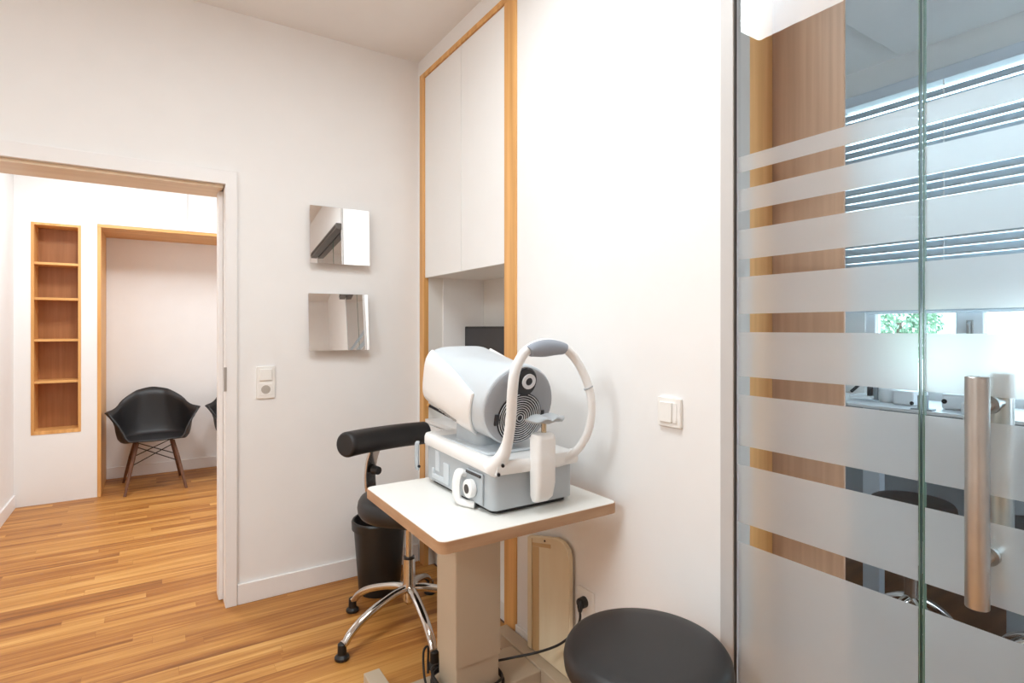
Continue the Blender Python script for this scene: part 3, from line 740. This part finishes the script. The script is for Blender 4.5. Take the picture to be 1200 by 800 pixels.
s2 = thing('round_stool', 'round black stool at the front, right of the table', 'stool', (0,0,0), 'round black stools')
star_base(s2, 0.165, 0.235, 20, 0.44)
seat(s2, 0.203, 0.478, 0.556)
s2.location = (1.018,0.962,0)
s3 = thing('round_stool', 'dark round stool behind the glass, left of the door handle', 'stool', (0,0,0), 'round black stools')
star_base(s3, 0.165, 0.162, 20, 0.49)
seat(s3, 0.155, 0.53, 0.60)
s3.location = (2.72,1.055,0.0)
s4 = copy_tree(s3); s4.location = (2.735,0.655,0.0); s4.rotation_euler.z = 0.7
s4['label'] = 'dark round stool behind the glass, furthest right, beside the door handle'

# ------------------------------------------------------------------ waste bin
wb = thing('waste_bin', 'black plastic waste bin against the wall behind the stool base', 'bin', (0.972,2.735,0))
prof = [(0.098,0.0),(0.102,0.004),(0.126,0.318),(0.136,0.321),(0.1375,0.358),(0.133,0.366),(0.126,0.364),(0.122,0.345),(0.097,0.012),(0.001,0.010)]
MB().lathe(prof,(0.972,2.735,0.0),48).build('bucket', 'bin', wb, angle=30)


# ------------------------------------------------------------------ waiting room furniture
fy = 5.436
sc = thing('shelf_cabinet', 'white cabinet front with a narrow oak niche of five shelves, left through the doorway', 'cabinet', (-0.6,fy,0))
nx0, nx1, nz0, nz1 = -0.759, -0.461, 0.525, 2.124
fp = MB().box((-0.8565,fy,0.0),(nx0,fy+0.02,2.744)).box((nx1,fy,0.0),(-0.3605,fy+0.02,2.744)).box((nx0,fy,0.0),(nx1,fy+0.02,nz0)).box((nx0,fy,nz1),(nx1,fy+0.02,2.744))
fp.build('front_panel', 'cab', sc)
fm = MB(); t_ = 0.018
fm.box((nx0+0.0005,fy-0.003,nz0+0.0005),(nx0+t_,fy+0.19,nz1-0.0005)).box((nx1-t_,fy-0.003,nz0+0.0005),(nx1-0.0005,fy+0.19,nz1-0.0005)).box((nx0+t_,fy-0.003,nz0+0.0005),(nx1-t_,fy+0.19,nz0+t_+0.008)).box((nx0+t_,fy-0.003,nz1-t_),(nx1-t_,fy+0.19,nz1-0.0005))
fm.build('niche_frame', 'oak', sc)
B((nx0+0.001,fy+0.1905,nz0+0.001),(nx1-0.001,fy+0.20,nz1-0.001)).build('niche_back', 'oakdark', sc)
for z in (1.827,1.560,1.245,0.928):
    B((nx0+t_+0.0005,fy+0.004,z-0.018),(nx1-t_-0.0005,fy+0.190,z)).build('shelf', 'oakx', sc)
af = thing('alcove_frame', 'oak frame board around the seating alcove through the doorway', 'frame', (-0.35,fy,0))
B((-0.3600,fy-0.003,0.0),(-0.336,6.028,2.122)).build('side_board', 'oak', af, bevel=0.001)
B((-0.3600,fy-0.003,2.1225),(2.30,6.028,2.146)).build('head_board', 'oakx', af, bevel=0.001)
for i, (a, b, lab) in enumerate(((-0.3595,0.2535,'wide white overhead cabinet above the chair alcove, left one'),(0.2565,0.90,'white overhead cabinet above the alcove, cut off by the doorway edge'))):
    oc = thing('overhead_cabinet', lab, 'cabinet', ((a+b)/2,fy,2.147), 'overhead cabinets over the alcove')
    B((a,fy,2.148),(b,fy+0.02,2.744)).build('door', 'cab', oc, bevel=0.001)
    B((a,fy+0.021,2.1475),(b,6.028,2.744)).build('carcass', 'cab', oc)

def shell_chair(label):
    t = thing('shell_armchair', label, 'chair', (0,0,0), 'black shell armchairs')
    def sst(a, b, x):
        q = max(0,min(1,(x-a)/(b-a))); return q*q*(3-2*q)
    NP, NR = 72, 14
    sh = MB(); rows = []
    for i in range(NP):
        ph = 2*PI*i/NP                      # 0 = front (-Y)
        d = abs(math.degrees(ph if ph <= PI else 2*PI-ph)); sx = math.sin(ph); sy = -math.cos(ph)
        zr = 0.425 + 0.245*sst(38,70,d) - 0.012*sst(70,95,d) + 0.150*(0.84*sst(108,152,d)+0.16*sst(140,180,d))
        lip = 0.062*sst(48,66,d)*(1-sst(96,122,d))
        Rx = 0.275 + 0.0*d; Ry = 0.275 if d < 90 else 0.250
        e = 2.25
        k = 1/((abs(sx)**e + abs(sy)**e)**(1/e))
        row = []
        for j in range(NR+1):
            u = j/NR
            if u < 0.5: rr = u/0.5*0.86; z = 0.392 + 0.012*(u/0.5)**2 + (0.018*sst(0.2,0.5,u)*(1-sst(30,60,d)))
            else:
                q = (u-0.5)/0.5
                rr = 0.86 + 0.14*math.sin(q*PI/2)**0.7 if d > 30 else 0.86+0.14*q
                z = 0.404 + 0.018*(1-sst(30,60,d)) + (zr-0.404-0.018*(1-sst(30,60,d)))*(q**1.35)
            x = sx*k*Rx*rr; y = sy*k*Ry*rr
            if u > 0.80:
                l = ((u-0.80)/0.20)**1.5; x += math.copysign(lip*l, sx)*abs(sx); z -= lip*0.28*l
            if d > 110 and u > 0.5: y += 0.05*((u-0.5)/0.5)*sst(110,160,d); x *= 1-0.20*sst(125,150,d)*((u-0.5)/0.5)
            row.append((x,y,z))
        rows.append(row)
    c0 = sh.b.verts.new((0,0,0.392)); V = [[sh.b.verts.new(p) for p in r[1:]] for r in rows]
    for i in range(NP):
        a, b = V[i], V[(i+1)%NP]
        sh.b.faces.new((c0,a[0],b[0]))
        for j in range(NR-1): sh.b.faces.new((a[j],a[j+1],b[j+1],b[j]))
    sh.build('shell', 'black', t, keep=True, solid=0.012, angle=80)
    for sx in (-1,1):
        for sy in (-1,1):
            MB().tube([(sx*0.125,sy*0.105,0.385),(sx*0.16,sy*0.16,0.24),(sx*0.21,sy*0.245,0.0)],[0.015,0.015,0.010],14).build('leg', 'legwood', t, keep=True)
    br = MB()
    P = {(sx,sy,z): (sx*(0.125+0.085*(0.385-z)/0.385), sy*(0.105+0.14*(0.385-z)/0.385), z) for sx in (-1,1) for sy in (-1,1) for z in (0.36,0.22)}
    for sy in (-1,1):
        br.cyl(P[(-1,sy,0.36)],P[(1,sy,0.22)],0.004,n=8); br.cyl(P[(1,sy,0.36)],P[(-1,sy,0.22)],0.004,n=8)
    for sx in (-1,1):
        br.cyl(P[(sx,-1,0.36)],P[(sx,1,0.22)],0.004,n=8); br.cyl(P[(sx,1,0.36)],P[(sx,-1,0.22)],0.004,n=8)
    br.build('cross_braces', 'blackp', t, keep=True)
    return t
ch = shell_chair('black shell armchair with dark wooden legs in the alcove beyond the doorway')
ch.location = (0.018,5.575,0); ch.rotation_euler.z = math.radians(3)
ch2 = copy_tree(ch); ch2.location = (0.735,5.60,0); ch2.rotation_euler.z = math.radians(-3)
ch2['label'] = 'black armchair mostly hidden behind the right edge of the doorway'

# ------------------------------------------------------------------ light
def area(name, loc, sx, sy, power, col=(1,1,1), rot=(0,0,0)):
    l = bpy.data.lights.new(name, 'AREA'); l.shape = 'RECTANGLE'; l.size = sx; l.size_y = sy; l.energy = power; l.color = col
    o = bpy.data.objects.new(name, l); o.location = loc; o.rotation_euler = rot; C.objects.link(o); return o
area('ceiling_lamp_light', (0.33,1.294,2.80), 0.74, 0.80, 27, (0.86,0.95,1))
area('ceiling_lamp_light', (-1.97,0.5,2.80), 0.8, 0.8, 56, (0.84,0.945,1))  # unseen fill lamp, added to even out the wall brightness
area('ceiling_lamp_light', (-0.25,4.3,2.70), 0.4, 0.4, 27, (0.87,0.945,1))
area('ceiling_lamp_light', (1.1,4.7,2.70), 0.4, 0.4, 20, (0.87,0.945,1))
w = bpy.data.worlds.new('sky'); bpy.context.scene.world = w; w.use_nodes = True
bg = w.node_tree.nodes['Background']; bg.inputs['Color'].default_value = (0.74,0.87,1.0,1); bg.inputs['Strength'].default_value = 7.5

# ------------------------------------------------------------------ camera
cam = bpy.data.cameras.new('camera'); co = bpy.data.objects.new('camera', cam); C.objects.link(co)
cam.sensor_width = 36.0; cam.lens = 650/1200*36.0; cam.shift_y = -16/1200; cam.clip_start = 0.02
co.location = (0,0,1.33); co.rotation_euler = (PI/2, 0, -math.atan2(0.5446,0.8387))
S = bpy.context.scene; S.camera = co
S.view_settings.view_transform = 'Standard'; S.view_settings.look = 'None'; S.view_settings.gamma = 1.0; S.view_settings.use_curve_mapping = False
S.view_settings.exposure = 0.04
S.cycles.max_bounces = 10; S.cycles.diffuse_bounces = 6; S.cycles.transparent_max_bounces = 12
